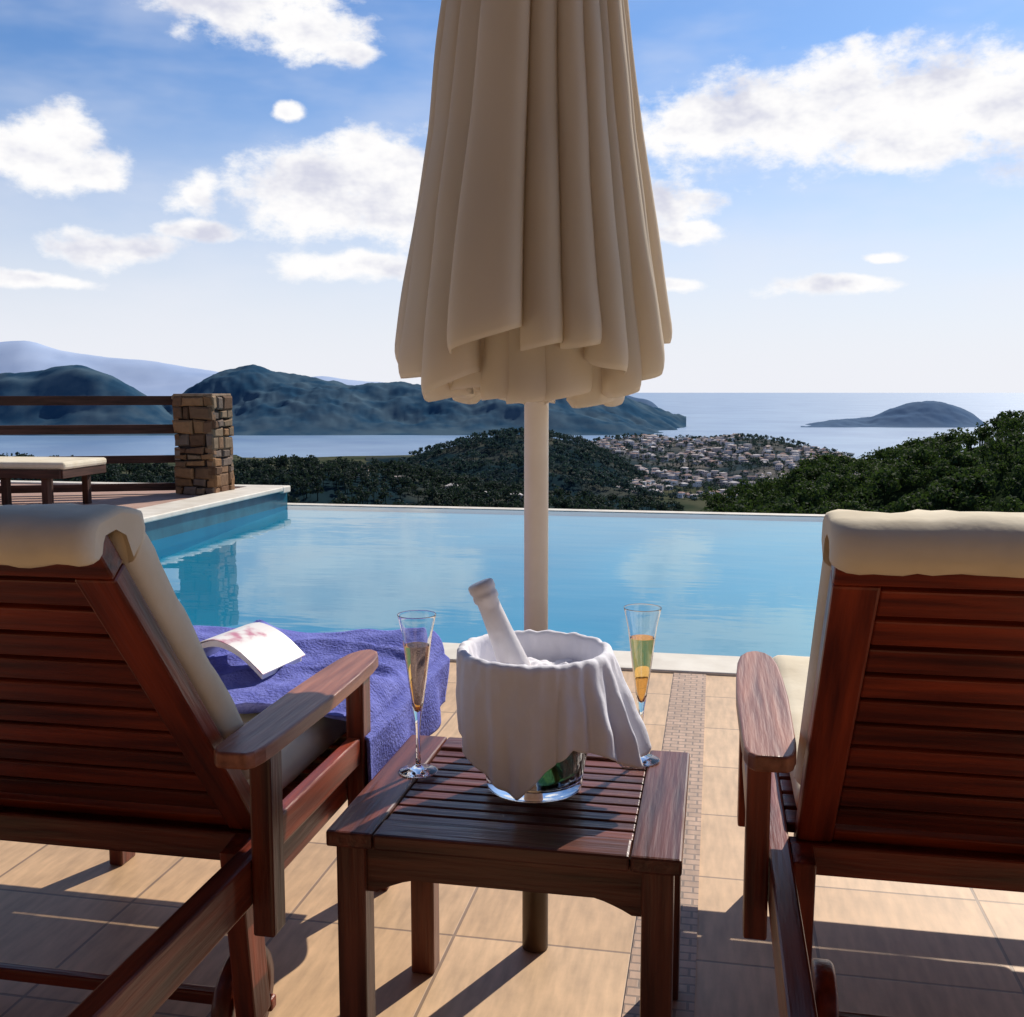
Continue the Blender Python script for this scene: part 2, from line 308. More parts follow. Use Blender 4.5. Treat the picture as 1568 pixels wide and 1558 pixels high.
def ridge(name,prof,D,wf,wb,bf,bb,mat,amp,nscale,nu=160,nd=60,sharp=1.0,sm=14):
    us=[p[0] for p in prof]; vv=[p[1] for p in prof]
    P=[]
    for j in range(nd+1):
        t=-1+2*j/nd; row=[]
        for i in range(nu+1):
            u=us[0]+(us[-1]-us[0])*i/nu
            vv_=sum(np.interp(u+k*sm,us,vv) for k in(-1,-.5,0,.5,1))/5
            b=(u-784)/1600; e=(600-vv_)/1600
            crest=e*D+CAMH
            d=D+(t*wf if t<0 else t*wb)
            s=(0.5+0.5*math.cos(math.pi*t))**sharp
            bs=bf if t<0 else bb
            p=W(d,b*d)
            z=bs+(crest-bs)*s
            nn=fbm(p.x,p.y,nscale,7)
            z+=amp*nn*(s*(1-s)*3.0+0.15*s)+amp*0.10*fbm(p.x,p.y,nscale*0.15,4)*min(1,s*3)
            row.append((p.x,p.y,z))
        P.append(row)
    o=grid(name,P,mat); return P
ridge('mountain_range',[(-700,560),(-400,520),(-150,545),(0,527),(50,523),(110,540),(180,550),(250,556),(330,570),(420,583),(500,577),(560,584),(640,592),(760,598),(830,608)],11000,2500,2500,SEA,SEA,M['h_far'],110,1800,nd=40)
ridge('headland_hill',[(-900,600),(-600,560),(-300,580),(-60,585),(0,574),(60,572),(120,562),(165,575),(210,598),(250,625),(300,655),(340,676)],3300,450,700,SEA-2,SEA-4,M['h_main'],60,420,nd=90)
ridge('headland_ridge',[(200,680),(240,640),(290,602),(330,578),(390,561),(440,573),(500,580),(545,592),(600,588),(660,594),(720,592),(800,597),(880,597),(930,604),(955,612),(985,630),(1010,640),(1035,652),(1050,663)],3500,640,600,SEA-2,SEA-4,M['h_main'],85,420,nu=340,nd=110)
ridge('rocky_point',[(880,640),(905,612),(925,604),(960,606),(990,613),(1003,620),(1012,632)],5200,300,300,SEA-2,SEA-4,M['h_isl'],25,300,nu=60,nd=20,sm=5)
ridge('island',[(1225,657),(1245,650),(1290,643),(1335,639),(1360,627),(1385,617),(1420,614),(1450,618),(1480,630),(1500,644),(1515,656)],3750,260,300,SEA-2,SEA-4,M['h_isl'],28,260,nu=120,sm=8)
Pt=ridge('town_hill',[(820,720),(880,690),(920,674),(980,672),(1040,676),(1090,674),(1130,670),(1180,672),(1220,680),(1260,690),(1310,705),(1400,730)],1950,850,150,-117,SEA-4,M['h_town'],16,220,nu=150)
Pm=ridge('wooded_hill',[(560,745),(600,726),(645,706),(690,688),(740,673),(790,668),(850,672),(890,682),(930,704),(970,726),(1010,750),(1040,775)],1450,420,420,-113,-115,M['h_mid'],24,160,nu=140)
Pf=ridge('forest_slope',[(-300,705),(0,716),(200,730),(300,732),(360,730),(430,720),(520,724),(600,730),(660,742),(720,754),(790,764),(860,774),(960,786),(1050,800)],560,230,260,-75,-98,M['h_mid'],9,70,nu=140)
Pr=ridge('near_hillside',[(1080,810),(1130,788),(1180,764),(1250,742),(1330,728),(1420,706),(1500,682),(1568,664),(1700,630),(1900,600),(2300,590)],170,110,130,-28,-32,M['undergrowth'],3.5,35,nu=120)

def foliage(name,pts,hs,nleaf,leaf,mat,blobs=6):
    Vs=[];n=0
    for (p,h) in zip(pts,hs):
        cr=h*0.42
        c=rng.normal(size=(blobs,3)); c/=np.linalg.norm(c,axis=1)[:,None]; c*=rng.uniform(0.2,0.75,(blobs,1))*cr; c[:,2]=np.abs(c[:,2])*0.9
        br=rng.uniform(0.38,0.66,blobs)*cr
        k=rng.integers(0,blobs,nleaf)
        d=rng.normal(size=(nleaf,3)); d/=np.linalg.norm(d,axis=1)[:,None]; d[:,2]=np.where(d[:,2]<-0.5,-d[:,2],d[:,2])
        pos=c[k]+d*br[k][:,None]*rng.uniform(0.8,1.08,(nleaf,1))
        nn=d+rng.normal(size=(nleaf,3))*0.55; nn/=np.linalg.norm(nn,axis=1)[:,None]
        t=np.cross(nn,rng.normal(size=(nleaf,3))); t/=np.linalg.norm(t,axis=1)[:,None]; b=np.cross(nn,t)
        s=leaf*h*rng.uniform(0.6,1.3,(nleaf,1))
        o=np.array(p)+np.array([0,0,h*0.5]); pos=pos+o
        q=np.stack([pos-t*s-b*s*.6,pos+t*s-b*s*.6,pos+t*s*.8+b*s*.6,pos-t*s*.8+b*s*.6],1)
        Vs.append(q.reshape(-1,3)); n+=nleaf
    V=np.concatenate(Vs); nq=n
    T=[];F=[]
    for (p,h) in zip(pts,hs):
        b0=len(T)
        for (zz_,r) in ((-0.05,0.03),(0.55,0.018)):
            for i in range(5):
                a=i*2*math.pi/5; T.append((p[0]+r*h*math.cos(a),p[1]+r*h*math.sin(a),p[2]+zz_*h))
        for i in range(5): F.append((b0+i,b0+(i+1)%5,b0+5+(i+1)%5,b0+5+i))
    T=np.array(T); F=np.array(F)
    allV=np.concatenate([V,T]); idx=np.concatenate([np.arange(nq*4),(F+nq*4).reshape(-1)])
    nf=nq+len(F)
    me=bpy.data.meshes.new(name); me.vertices.add(len(allV)); me.vertices.foreach_set('co',allV.reshape(-1)); me.loops.add(nf*4); me.loops.foreach_set('vertex_index',idx)
    me.polygons.add(nf); me.polygons.foreach_set('loop_start',np.arange(nf)*4); me.polygons.foreach_set('loop_total',np.full(nf,4)); me.update(); me.validate()
    me.materials.append(mat); o=bpy.data.objects.new(name,me); link(o); return o
def sample(P,n,j0,j1,i0=0,i1=1.0):
    out=[];nj=len(P);ni=len(P[0])
    for _ in range(n):
        j=random.uniform(j0,j1)*(nj-1); i=random.uniform(i0,i1)*(ni-1)
        J=min(int(j),nj-2);I=min(int(i),ni-2);fj=j-J;fi=i-I
        p=[(P[J][I][k]*(1-fj)+P[J+1][I][k]*fj)*(1-fi)+(P[J][I+1][k]*(1-fj)+P[J+1][I+1][k]*fj)*fi for k in range(3)]
        out.append(p)
    return out
pts=sample(Pr,1150,0.18,0.56,0,0.60); foliage('hillside_trees',pts,[random.choice([random.uniform(1.6,3.2),random.uniform(3,5.4)]) for _ in pts],210,0.042,M['leaf'])
pts=[p for p in sample(Pf,2100,0.25,0.56,0.1,1.0) if fbm(p[0],p[1],55,3)>-0.45]; foliage('forest_trees',pts,[random.uniform(3.5,10) for _ in pts],80,0.062,M['leaf2'],5)
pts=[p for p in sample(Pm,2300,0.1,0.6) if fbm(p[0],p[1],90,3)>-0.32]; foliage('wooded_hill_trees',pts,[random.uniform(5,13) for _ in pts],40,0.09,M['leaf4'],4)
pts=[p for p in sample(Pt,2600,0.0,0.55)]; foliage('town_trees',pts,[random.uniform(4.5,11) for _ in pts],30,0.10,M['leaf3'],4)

def houses(name,pts,smin,smax,hmin=3.5,hmax=8):
    V=[];F=[];C=[]
    for p in pts:
        w=random.uniform(smin,smax);l=random.uniform(smin,smax);h=random.uniform(hmin,hmax);a=random.uniform(-0.9,0.9)
        ca,sa=math.cos(a),math.sin(a); wc=random.choice([(0.70,0.66,0.66),(0.60,0.54,0.53),(0.80,0.78,0.78),(0.50,0.43,0.41),(0.66,0.58,0.54)])
        rc=random.choice([(0.32,0.20,0.17),(0.44,0.35,0.31),(0.58,0.54,0.53),(0.42,0.36,0.35)])
        b=len(V)
        for z in(-3,h):
            for (x,y) in((-w/2,-l/2),(w/2,-l/2),(w/2,l/2),(-w/2,l/2)): V.append((p[0]+x*ca-y*sa,p[1]+x*sa+y*ca,p[2]+z))
        for i in range(4): F.append((b+i,b+(i+1)%4,b+4+(i+1)%4,b+4+i)); C.append(wc)
        r=len(V); e=0.3
        for (x,y) in((-w/2-e,-l/2-e),(w/2+e,-l/2-e),(w/2+e,l/2+e),(-w/2-e,l/2+e)): V.append((p[0]+x*ca-y*sa,p[1]+x*sa+y*ca,p[2]+h))
        hh=h+random.choice([0.2,0.2,1.2,1.8])
        for (x,y) in((-w*0.2,0),(w*0.2,0)): V.append((p[0]+x*ca-y*sa,p[1]+x*sa+y*ca,p[2]+hh))
        F+= [(r,r+1,r+5,r+4),(r+2,r+3,r+4,r+5),(r+1,r+2,r+5),(r+3,r,r+4)]; C+=[rc]*4
        for k in range(3):
            for lv in range(max(1,int(h//3))):
                x0=-w/2+w*(0.12+0.28*k); z0=0.9+3*lv; q=len(V)
                for (x,z) in((x0,z0),(x0+1.1,z0),(x0+1.1,z0+1.4),(x0,z0+1.4)):
                    y=-l/2-0.05; V.append((p[0]+x*ca-y*sa,p[1]+x*sa+y*ca,p[2]+z))
                F.append((q,q+1,q+2,q+3)); C.append((0.10,0.10,0.13))
    o=meshobj(name,V,F,M['houses']); at=o.data.color_attributes.new('col','FLOAT_COLOR','CORNER')
    for poly,c in zip(o.data.polygons,C):
        for li in poly.loop_indices: at.data[li].color=(*c,1)
    return o
tp_=[p for p in sample(Pt,1750,0.02,0.5,0.08,0.88) if fbm(p[0],p[1],110,4)>-0.02+random.uniform(-.35,.35)]
houses('town_houses',tp_,4.5,11.5)
houses('valley_farmhouses',[p for p in sample(Pf,6,0.43,0.49,0.6,0.85)],6,9,3,5)

# ------------------------------------------------------------------ terrace and pool
FX0,FX1=-9.0,9.0
slab=box
slab('terrace_floor',FX0,FX1,-4,4.05,-0.3,0.0,M['tiles'])
slab('mosaic_strip',-0.14,-0.015,-2.9,4.045,0.0,0.004,M['band'])
slab('coping_near',-4.0,7.2,4.052,4.33,-0.3,0.012,M['coping'],None,0.008)
pool=empty('swimming_pool')
WL=-0.035; PX0,PX1,PY0,PY1=-4.2,6.0,4.30,9.8; PB=-0.55
# basin floor: rises to the far edge to imitate refraction, covering the shaded wall
rows=[]
for (y,z) in ((PY0-0.2,PB),(5.2,-0.46),(6.2,-0.30),(7.4,-0.19),(8.6,-0.12),(PY1-.001,-0.075)):
    rows.append([(PX0-0.2+(PX1-PX0+.4)*i/20,y,z) for i in range(21)])
grid('pool_floor',rows,M['pooltile'],pool)
slab('near_wall',PX0,PX1,PY0-0.1,PY0,PB-.1,-0.302,M['pooltile'],pool)
slab('near_wall_top',PX0+0.001,PX1-0.001,PY0-0.001,PY0+0.02,PB-.1,-0.002,M['pooltile'],pool)
slab('left_wall',PX0-0.15,PX0,PY0-0.1,PY1+0.05,PB-.1,WL+0.0,M['pooltile'],pool)
slab('left_wall_band',PX0-0.12,PX0+0.0,PY0-0.1,PY1+0.0,WL,0.119,M['poolside'],pool)
slab('right_wall',PX1,PX1+0.15,PY0-0.1,PY1+0.05,PB-.1,0.0,M['pooltile'],pool)
slab('far_wall',PX0-0.15,PX1+0.15,PY1,PY1+0.16,-3.5,WL+0.006,M['coping'],pool,0.01)
o=meshobj('water',[(PX0,PY0+0.02,WL),(PX1,PY0+0.02,WL),(PX1,PY1,WL),(PX0,PY1,WL)],[(0,1,2,3)],M['water'],pool)
rt=empty('side_terrace')
slab('paving',-12,-4.55,3.6,9.62,-2.4,0.146,M['terr'],rt)
slab('coping',-4.549,-4.16,4.2,9.62,0.12,0.165,M['coping'],rt,0.012)
slab('coping_back',-12,-4.16,9.622,9.80,0.10,0.165,M['coping'],rt,0.012)
slab('retaining_wall',-12,-4.36,9.6,9.76,-3,0.095,M['render_wall'],rt)
slab('inner_fill',-4.55,-4.36,3.6,9.6,-2.4,0.11,M['render_wall'],rt)

vl=empty('blocker_villa'); vs_=M['blocker_stone']  # added unseen building, blocks sky light so the furniture backs go darker
xs=[-9,-6.2,-4.4,-1.6,0.6,3.4,5.4,9]
for i in range(0,len(xs)-1,2): box('blocker_pier',xs[i],xs[i+1],-3.4,-3.0,0.0,2.25,vs_,vl)
for i in range(1,len(xs)-1,2):
    box('blocker_door',xs[i],xs[i+1],-3.24,-3.18,0.0,2.249,M['wooddark'],vl)
box('blocker_lintel',-9,9,-3.4,-3.0,2.252,2.80,vs_,vl)
box('blocker_eave',-9.3,9.3,-3.0,-0.75,2.802,3.0,M['wooddark'],vl)
box('blocker_upper_wall',-9,9,-3.4,-3.002,3.01,6.0,vs_,vl)
box('blocker_roof',-9.4,9.4,-8,-2.6,6.01,6.3,vs_,vl)
for x in(-8.8,-5,5,8.8): beam('blocker_post',(x,-0.95,0.001),(x,-0.95,2.8),.16,.16,M['wooddark'],vl)
for i in range(24):
    x=-9+i*.78; beam('blocker_rafter',(x,-2.99,2.73),(x,-0.78,2.73),.07,.135,M['wooddark'],vl)

def pillar(name,cx,cy,sx,sy,z0,z1):
    e=empty(name)
    box('core',cx-sx/2+.03,cx+sx/2-.03,cy-sy/2+.03,cy+sy/2-.03,z0,z1-.01,M['dark'],e)
    V=[];F=[];C=[]
    for side in range(4):
        z=z0
        while z<z1-0.02:
            h=min(random.uniform(0.05,0.13),z1-z)
            if z1-(z+h)<0.04: h=z1-z
            Ls=(sx if side%2==0 else sy); s=-Ls/2
            while s<Ls/2-0.01:
                w=random.uniform(0.07,0.21)
                if Ls/2-(s+w)<0.06: w=Ls/2-s
                g=0.005; jt=random.uniform(-0.010,0.018); dep=0.06
                half=(sy if side%2==0 else sx)/2
                pts=[]
                for (u,v) in [(s+g,z+g),(s+w-g,z+g),(s+w-g,z+h-g),(s+g,z+h-g)]:
                    pts.append((u+random.uniform(-.012,.012),v+random.uniform(-.012,.012)))
                def tow(u,v,d):
                    if side==0: return (cx+u,cy-half-d,v)
                    if side==1: return (cx+half+d,cy+u,v)
                    if side==2: return (cx-u,cy+half+d,v)
                    return (cx-half-d,cy-u,v)
                b=len(V)
                mu=sum(p[0] for p in pts)/4; mv=sum(p[1] for p in pts)/4
                for (u,v) in pts: V.append(tow(u,v,-dep))
                for (u,v) in pts: V.append(tow(u,v,jt-.010))
                for (u,v) in pts: V.append(tow(mu+(u-mu)*.78,mv+(v-mv)*.74,jt+.004))
                fc=[(b+8,b+9,b+10,b+11)]
                for i in range(4):
                    fc.append((b+i,b+(i+1)%4,b+4+(i+1)%4,b+4+i)); fc.append((b+4+i,b+4+(i+1)%4,b+8+(i+1)%4,b+8+i))
                c=random.choice([(0.22,0.125,0.07),(0.15,0.08,0.045),(0.25,0.17,0.105),(0.18,0.13,0.10),(0.27,0.145,0.07)]); kk=random.uniform(.65,1.15); c=tuple(x*kk for x in c)
                F+=fc; C+=[c]*len(fc)
                s+=w
            z+=h
    o=meshobj('stones',V,F,M['stone'],e); fix_normals(o)
    at=o.data.color_attributes.new('col','FLOAT_COLOR','CORNER')
    for poly,c in zip(o.data.polygons,C):
        for li in poly.loop_indices: at.data[li].color=(*c,1)
    box('cap',cx-sx/2+.005,cx+sx/2-.005,cy-sy/2+.005,cy+sy/2-.005,z1-.008,z1+.018,M['capstone'],e,0.008)
pillar('stone_pillar',-4.72,9.10,0.40,0.40,0.146,1.06)
fe=empty('wooden_fence')
fs0=Vector((-4.93,9.04,0)); fs1=Vector((-9.0,7.3,0))
for i,zc in enumerate((1.015,0.75,0.47,0.21)):
    beam(f'rail_{i}',fs0+Vector((0,0,zc)),fs1+Vector((0,0,zc)),0.05,0.085 if i<2 else 0.07,M['wooddark'],fe)
for i,t in enumerate((0.48,0.9,)):
    p=fs0.lerp(fs1,t)+Vector((0,0.06,0)); beam(f'post_{i}',p+Vector((0,0,0.146)),p+Vector((0,0,1.05)),0.07,0.07,M['wooddark'],fe)
def daybed(name,cx,cy,yaw,L_=1.9,w=0.66):
    e=empty(name); T=Matrix.Translation((cx,cy,0.146))@Matrix.Rotation(yaw,4,'Z')
    def q(x,y,z): return T@Vector((x,y,z))
    for s in(-1,1): beam('side_rail',q(0,s*w/2,.30),q(L_,s*w/2,.30),.035,.07,M['wooddark'],e)
    for x in(0.0,L_): beam('end_rail',q(x,-w/2,.30),q(x,w/2,.30),.035,.07,M['wooddark'],e)
    for x in(0.15,0.5,L_-.15):
        for s in(-1,1): beam('leg',q(x,s*(w/2-.035),0),q(x,s*(w/2-.035),.28),.055,.055,M['wooddark'],e)
    beam('cushion',q(-.03,0,.365),q(L_,0,.365),w,.06,M['cushion'],e,bev=.02)
daybed('sun_lounger',-5.10,7.75,math.radians(183))
daybed('sun_lounger',-5.75,6.85,math.radians(183))

# ------------------------------------------------------------------ wooden recliners
def cushion_mesh(name,p0,p1,n,width,th,mat,parent,xc,segs=10,puff=0.008):
    V=[];F=[]
    d=(p1-p0); Ln=d.length; x=Vector((1,0,0)); y=d.normalized(); z=n.normalized()
    def hgt(a,b):
        ea=min(a,1-a)*width; eb=min(b,1-b)*Ln
        r=min(0.028,th*.6,Ln*.4)
        f=1.0
        for e_ in (ea,eb):
            if e_<r: f*=math.sqrt(max(0,1-((r-e_)/r)**2))
        return f
    av=[0,0.006,0.014,0.028,0.05]+[0.05+0.9*i/14 for i in range(1,14)]+[0.95,0.972,0.986,0.994,1]
    bv=[0,0.008,0.02,0.045,0.09,0.14]+[0.14+0.72*i/18 for i in range(1,18)]+[0.86,0.91,0.955,0.98,0.992,1]
    for side in(1,-1):
        off=len(V)
        for b in bv:
            for a in av:
                f=hgt(a,b); pos=p0+x*((a-.5)*width)+y*(b*Ln)
                wob=puff*(mnoise.noise(Vector((a*4+xc,b*Ln*9,side)))+.5*mnoise.noise(Vector((a*11+xc,b*Ln*22,side+4))))
                hh=(th/2+wob*(1 if side>0 else .5))*f
                pos=pos+z*(th/2+side*hh)
                V.append(pos+Vector((xc,0,0)))
        na=len(av)
        for j in range(len(bv)-1):
            for i in range(na-1):
                q=(off+j*na+i,off+j*na+i+1,off+(j+1)*na+i+1,off+(j+1)*na+i)
                F.append(q if side>0 else q[::-1])
    o=meshobj(name,V,F,mat,parent,True)
    bm=bmesh.new(); bm.from_mesh(o.data); bmesh.ops.remove_doubles(bm,verts=bm.verts,dist=1e-4); bmesh.ops.recalc_face_normals(bm,faces=bm.faces); bm.to_mesh(o.data); bm.free()
    return o
def hood_mesh(name,T,mat,parent,xc,width):
    prof=[(.050,-.02),(.078,.005),(.083,.025),(.074,.043),(.050,.052),(.015,.054),(-.020,.053),(-.045,.047),(-.060,.032),(-.064,.012),(-.060,-.004),(-.050,-.008),(-.042,-.002),(-.038,.015),(-.030,.028),(0,.033),(.03,.02)]
    n=len(prof); av=[0,.004,.012,.025,.045]+[.045+.91*i/40 for i in range(1,40)]+[.955,.975,.988,.996,1]
    V=[];F=[]
    for a in av:
        ea=min(a,1-a)*width; k=math.sqrt(max(0,1-((.024-min(ea,.024))/.024)**2))
        for (y,z) in prof:
            my,mz=.01,.022
            nzv=.0045*mnoise.noise(Vector((a*7+xc*3,y*30,z*30)))+.0035*mnoise.noise(Vector((a*25+xc,y*20,z*60)))
            f=.72+.28*k
            V.append((xc+(a-.5)*width,T.y+my+(y-my)*f+nzv,T.z+mz+(z-mz)*f+nzv))
    for j in range(len(av)-1):
        for i in range(n):
            k=(i+1)%n; F.append((j*n+i,j*n+k,(j+1)*n+k,(j+1)*n+i))
    F.append(tuple(range(n))); F.append(tuple((len(av)-1)*n+i for i in range(n))[::-1])
    o=meshobj(name,V,F,mat,parent,True); fix_normals(o)
    for p in o.data.polygons[-2:]: p.use_smooth=False
def arm(name,xc,y0,y1,z,side,mat,parent):
    L_=y1-y0
    ys=[0,.02,.06,.12,.3,.5,.7,.85,.93,.98,1]; ws=[.022,.031,.036,.038,.040,.042,.040,.036,.030,.018,.004]
    left=[(xc-w,y0+L_*t) for t,w in zip(ys,ws)]; right=[(xc+w,y0+L_*t) for t,w in zip(ys,ws)]
    loop=left+right[::-1]; n=len(loop)
    V=[(x,y,z-.024) for x,y in loop]+[(x,y,z) for x,y in loop]
    F=[tuple(range(n))[::-1],tuple(range(n,2*n))]+[(i,(i+1)%n,n+(i+1)%n,n+i) for i in range(n)]
    o=meshobj(name,[(v[0]-xc,v[1]-y0,v[2]-z) for v in V],F,mat,parent); o.location=(xc,y0,z); fix_normals(o)
    R=Matrix.Rotation(math.radians(90),4,'Z'); o.data.transform(R.inverted()); o.matrix_world=Matrix.Translation((xc,y0,z))@R
    b=o.modifiers.new('b','BEVEL'); b.width=.006; b.segments=3; b.limit_method='ANGLE'
def recliner(name,xc,dy,length_end):
    e=empty(name); w=M['wood']
    Y=lambda y:y+dy
    H=Vector((0,Y(1.50),.425)); T=Vector((0,Y(1.112),.908)); bd=(T-H).normalized()
    bn=Vector((0,abs(bd.z),abs(bd.y)))   # facing the pool and up
    for s in(-1,1):
        X=xc+s*.357
        beam('side_rail',(X,Y(.90),.38),(X,length_end,.38),.034,.072,w,e)
        beam('back_stile',H+Vector((xc+s*.30,0,0))-bd*.06,T+Vector((xc+s*.30,0,0))-bd*.031,.055,.032,w,e,up=bn)
        XA=xc+s*.3925
        beam('arm_post',(XA,Y(1.385),.30),(XA,Y(1.385),.577),.034,.045,w,e,up=(0,1,0))
        beam('arm_post',(XA,Y(1.79),.30),(XA,Y(1.79),.577),.034,.045,w,e,up=(0,1,0))
        beam('arm_stretcher',(XA,Y(1.41),.445),(XA,Y(1.767),.445),.024,.05,w,e)
        arm('armrest',xc+s*.38,Y(1.30),Y(1.90),.602,s,M['woodarm'],e)
        beam('rear_leg',(xc+s*.322,Y(1.47),0.10),(xc+s*.322,Y(1.43),.41),.034,.06,w,e,up=(0,1,0))
        beam('front_leg',(xc+s*.322,length_end-.18,0.0),(xc+s*.322,length_end-.18,.41),.034,.06,w,e,up=(0,1,0))
        prof=[(0,-.014),(.02,-.016),(.024,-.012),(.060,-.012),(.064,-.017),(.085,-.017),(.089,-.012),(.089,.012),(.085,.017),(.064,.017),(.060,.012),(.024,.012),(.02,.016),(0,.014)]
        lathe('wheel',prof,w,e,n=40,loc=(xc+s*.275,Y(1.53),.089),rot=Matrix.Rotation(math.radians(90),4,'Y'))
    beam('axle',(xc-.33,Y(1.53),.089),(xc+.33,Y(1.53),.089),.022,.022,w,e)
    beam('end_rail',(xc-.34,Y(.917),.38),(xc+.34,Y(.917),.38),.034,.072,w,e)
    beam('foot_rail',(xc-.374,length_end+.018,.38),(xc+.374,length_end+.018,.38),.034,.072,w,e)
    beam('cross_rail',(xc-.34,Y(1.50),.375),(xc+.34,Y(1.50),.375),.03,.05,w,e)
    L_=(T-H).length-.06; ns=10
    beam('top_rail',T+Vector((xc-.3275,0,0)),T+Vector((xc+.3275,0,0)),.032,.06,w,e,up=bd)
    for i in range(ns):
        c=H+bd*(L_*(i+.5)/ns+.02); beam('back_slat',c+Vector((xc-.272,0,0)),c+Vector((xc+.272,0,0)),.018,L_/ns-.009,w,e,up=bd,bev=.003)
    c=H-bd*.03; beam('back_foot_board',c+Vector((xc-.272,0,0)),c+Vector((xc+.272,0,0)),.018,.07,w,e,up=bd,bev=.003)
    y=Y(1.56)
    while y<length_end-.03:
        beam('seat_slat',(xc-.34,y,.405),(xc+.34,y,.405),.055,.018,w,e,bev=.003); y+=.068
    cu=M['cushion']
    cushion_mesh('back_cushion',H+bn*.02+bd*.05,T+bn*.02+bd*.005,bn,.665,.062,cu,e,xc,puff=.012)
    hood_mesh('cushion_hood',T,cu,e,xc,.672)
    cushion_mesh('seat_cushion',Vector((0,Y(1.53),.416)),Vector((0,length_end+.02,.416)),Vector((0,0,1)),.655,.065,cu,e,xc)
    return e
recliner('wooden_recliner',-1.03,0.0,2.32)
recliner('wooden_recliner',0.465,0.13,2.50)

# ------------------------------------------------------------------ side table
t=empty('side_table'); tw=M['woodtable']
tx0,tx1,ty0,ty1,tz=-.558,-.033,1.412,1.862,.45
beam('frame_left',(tx0+.036,ty0,tz-.0125),(tx0+.036,ty1,tz-.0125),.072,.025,tw,t)
beam('frame_right',(tx1-.036,ty0,tz-.0125),(tx1-.036,ty1,tz-.0125),.072,.025,tw,t)
beam('frame_front',(tx0+.0735,ty0+.03,tz-.0125),(tx1-.0735,ty0+.03,tz-.0125),.06,.025,tw,t)
beam('frame_back',(tx0+.0735,ty1-.03,tz-.0125),(tx1-.0735,ty1-.03,tz-.0125),.06,.025,tw,t)
n_=10; span=(ty1-.062)-(ty0+.062)
for i in range(n_):
    y=ty0+.062+span*(i+.5)/n_; beam('slat',(tx0+.0735,y,tz-.0135),(tx1-.0735,y,tz-.0135),span/n_-.006,.018,tw,t,bev=.002)
lw=.045
for sx in(tx0+.034,tx1-.034):
    for sy in(ty0+.034,ty1-.034): beam('leg',(sx,sy,0),(sx,sy,tz-.0255),lw,lw,tw,t)
def apron(name,a,b,parent):
    a=Vector(a);b=Vector(b);d=(b-a);Ln=d.length;dx=d.normalized();nrm=Vector((0,0,1)).cross(dx)
    N=30;V=[];F=[]
    for s in(-.01,.01):
        for i in range(N+1):
            q=i/N; e=min(q,1-q)*Ln
            low=.075-.022*min(1,max(0,(e-.015)/.05))**0.8
            p=a+dx*(q*Ln)+nrm*s
            V.append((p.x,p.y,tz-.0255)); V.append((p.x,p.y,tz-.0255-low))
    m_=2*(N+1)
    for i in range(N):
        a0=2*i; F.append((a0,a0+1,a0+3,a0+2)); F.append((m_+a0,m_+a0+2,m_+a0+3,m_+a0+1)); F.append((a0+1,m_+a0+1,m_+a0+3,a0+3))
    o=meshobj(name,V,F,tw,parent); fix_normals(o)
q=.0567
apron('apron_front',(tx0+q,ty0+.034,0),(tx1-q,ty0+.034,0),t); apron('apron_back',(tx0+q,ty1-.034,0),(tx1-q,ty1-.034,0),t)
apron('apron_left',(tx0+.034,ty0+q,0),(tx0+.034,ty1-q,0),t); apron('apron_right',(tx1-.034,ty0+q,0),(tx1-.034,ty1-q,0),t)

# ------------------------------------------------------------------ flutes
def flute(name,x,y):
    e=empty(name); H=.275
    out=[(0,0),(.030,0),(.033,.0004),(.0338,.0012),(.033,.002),(.030,.0028),(.012,.006),(.005,.012),(.0038,.03),(.0038,.075),(.0055,.095),(.010,.12),(.0155,.16),(.0205,.20),(.0255,.24),(.0315,.268),(.0329,H-.0012),(.0331,H-.0003)]
    inn=[(.0326,H),(.0321,H-.0003),(.0318,H-.0012),(.0304,.268),(.0244,.24),(.0193,.20),(.0143,.16),(.0088,.125),(.004,.108),(0,.105)]
    lathe('glass',out+inn,M['glass'],e,loc=(x,y,tz+.001),n=64)
    lv=.222
    lathe('wine',[(0,.1060),(.0034,.1090),(.0080,.1255),(.0135,.16),(.0185,.20),(.0212,lv-.001),(.0212,lv),(.0200,lv),(0,lv)],M['wine'],e,loc=(x,y,tz+.001),n=64)
flute('champagne_flute',-.489,1.672); flute('champagne_flute',-.118,1.80)

# ------------------------------------------------------------------ ice bucket, napkin, bottle
bk=empty('ice_bucket'); bx,by=-.282,1.645; RH=.228
lathe('bucket_glass',[(0,0),(.070,0),(.076,.001),(.079,.004),(.080,.010),(.082,.03),(.096,.11),(.1165,RH-.006),(.1178,RH-.001),(.117,RH),(.1155,RH),(.1145,RH-.001),(.1125,RH-.006),(.092,.11),(.077,.03),(.074,.020),(.070,.016),(0,.014)],M['glass'],bk,n=64,loc=(bx,by,tz+.001))
lathe('ice_water',[(0,.0145),(.0695,.0165),(.0735,.0205),(.0765,.03),(.0915,.11),(.0965,.134),(.096,.135),(0,.135)],glass('ice_water',(0.93,0.96,0.97),0.05,1.31),bk,n=48,loc=(bx,by,tz+.001))
nk=empty('napkin')
phis=[-180,-150,-125,-104,-85,-65,-48,-30,-12,10,40,90,140,180]
Ls=[.11,.15,.19,.212,.172,.128,.140,.170,.165,.13,.09,.07,.08,.11]
fl=[.010,.010,.006,-.004,.004,.012,.030,.055,.066,.040,.01,.005,.005,.010]
P=[];NT=320;NS=44
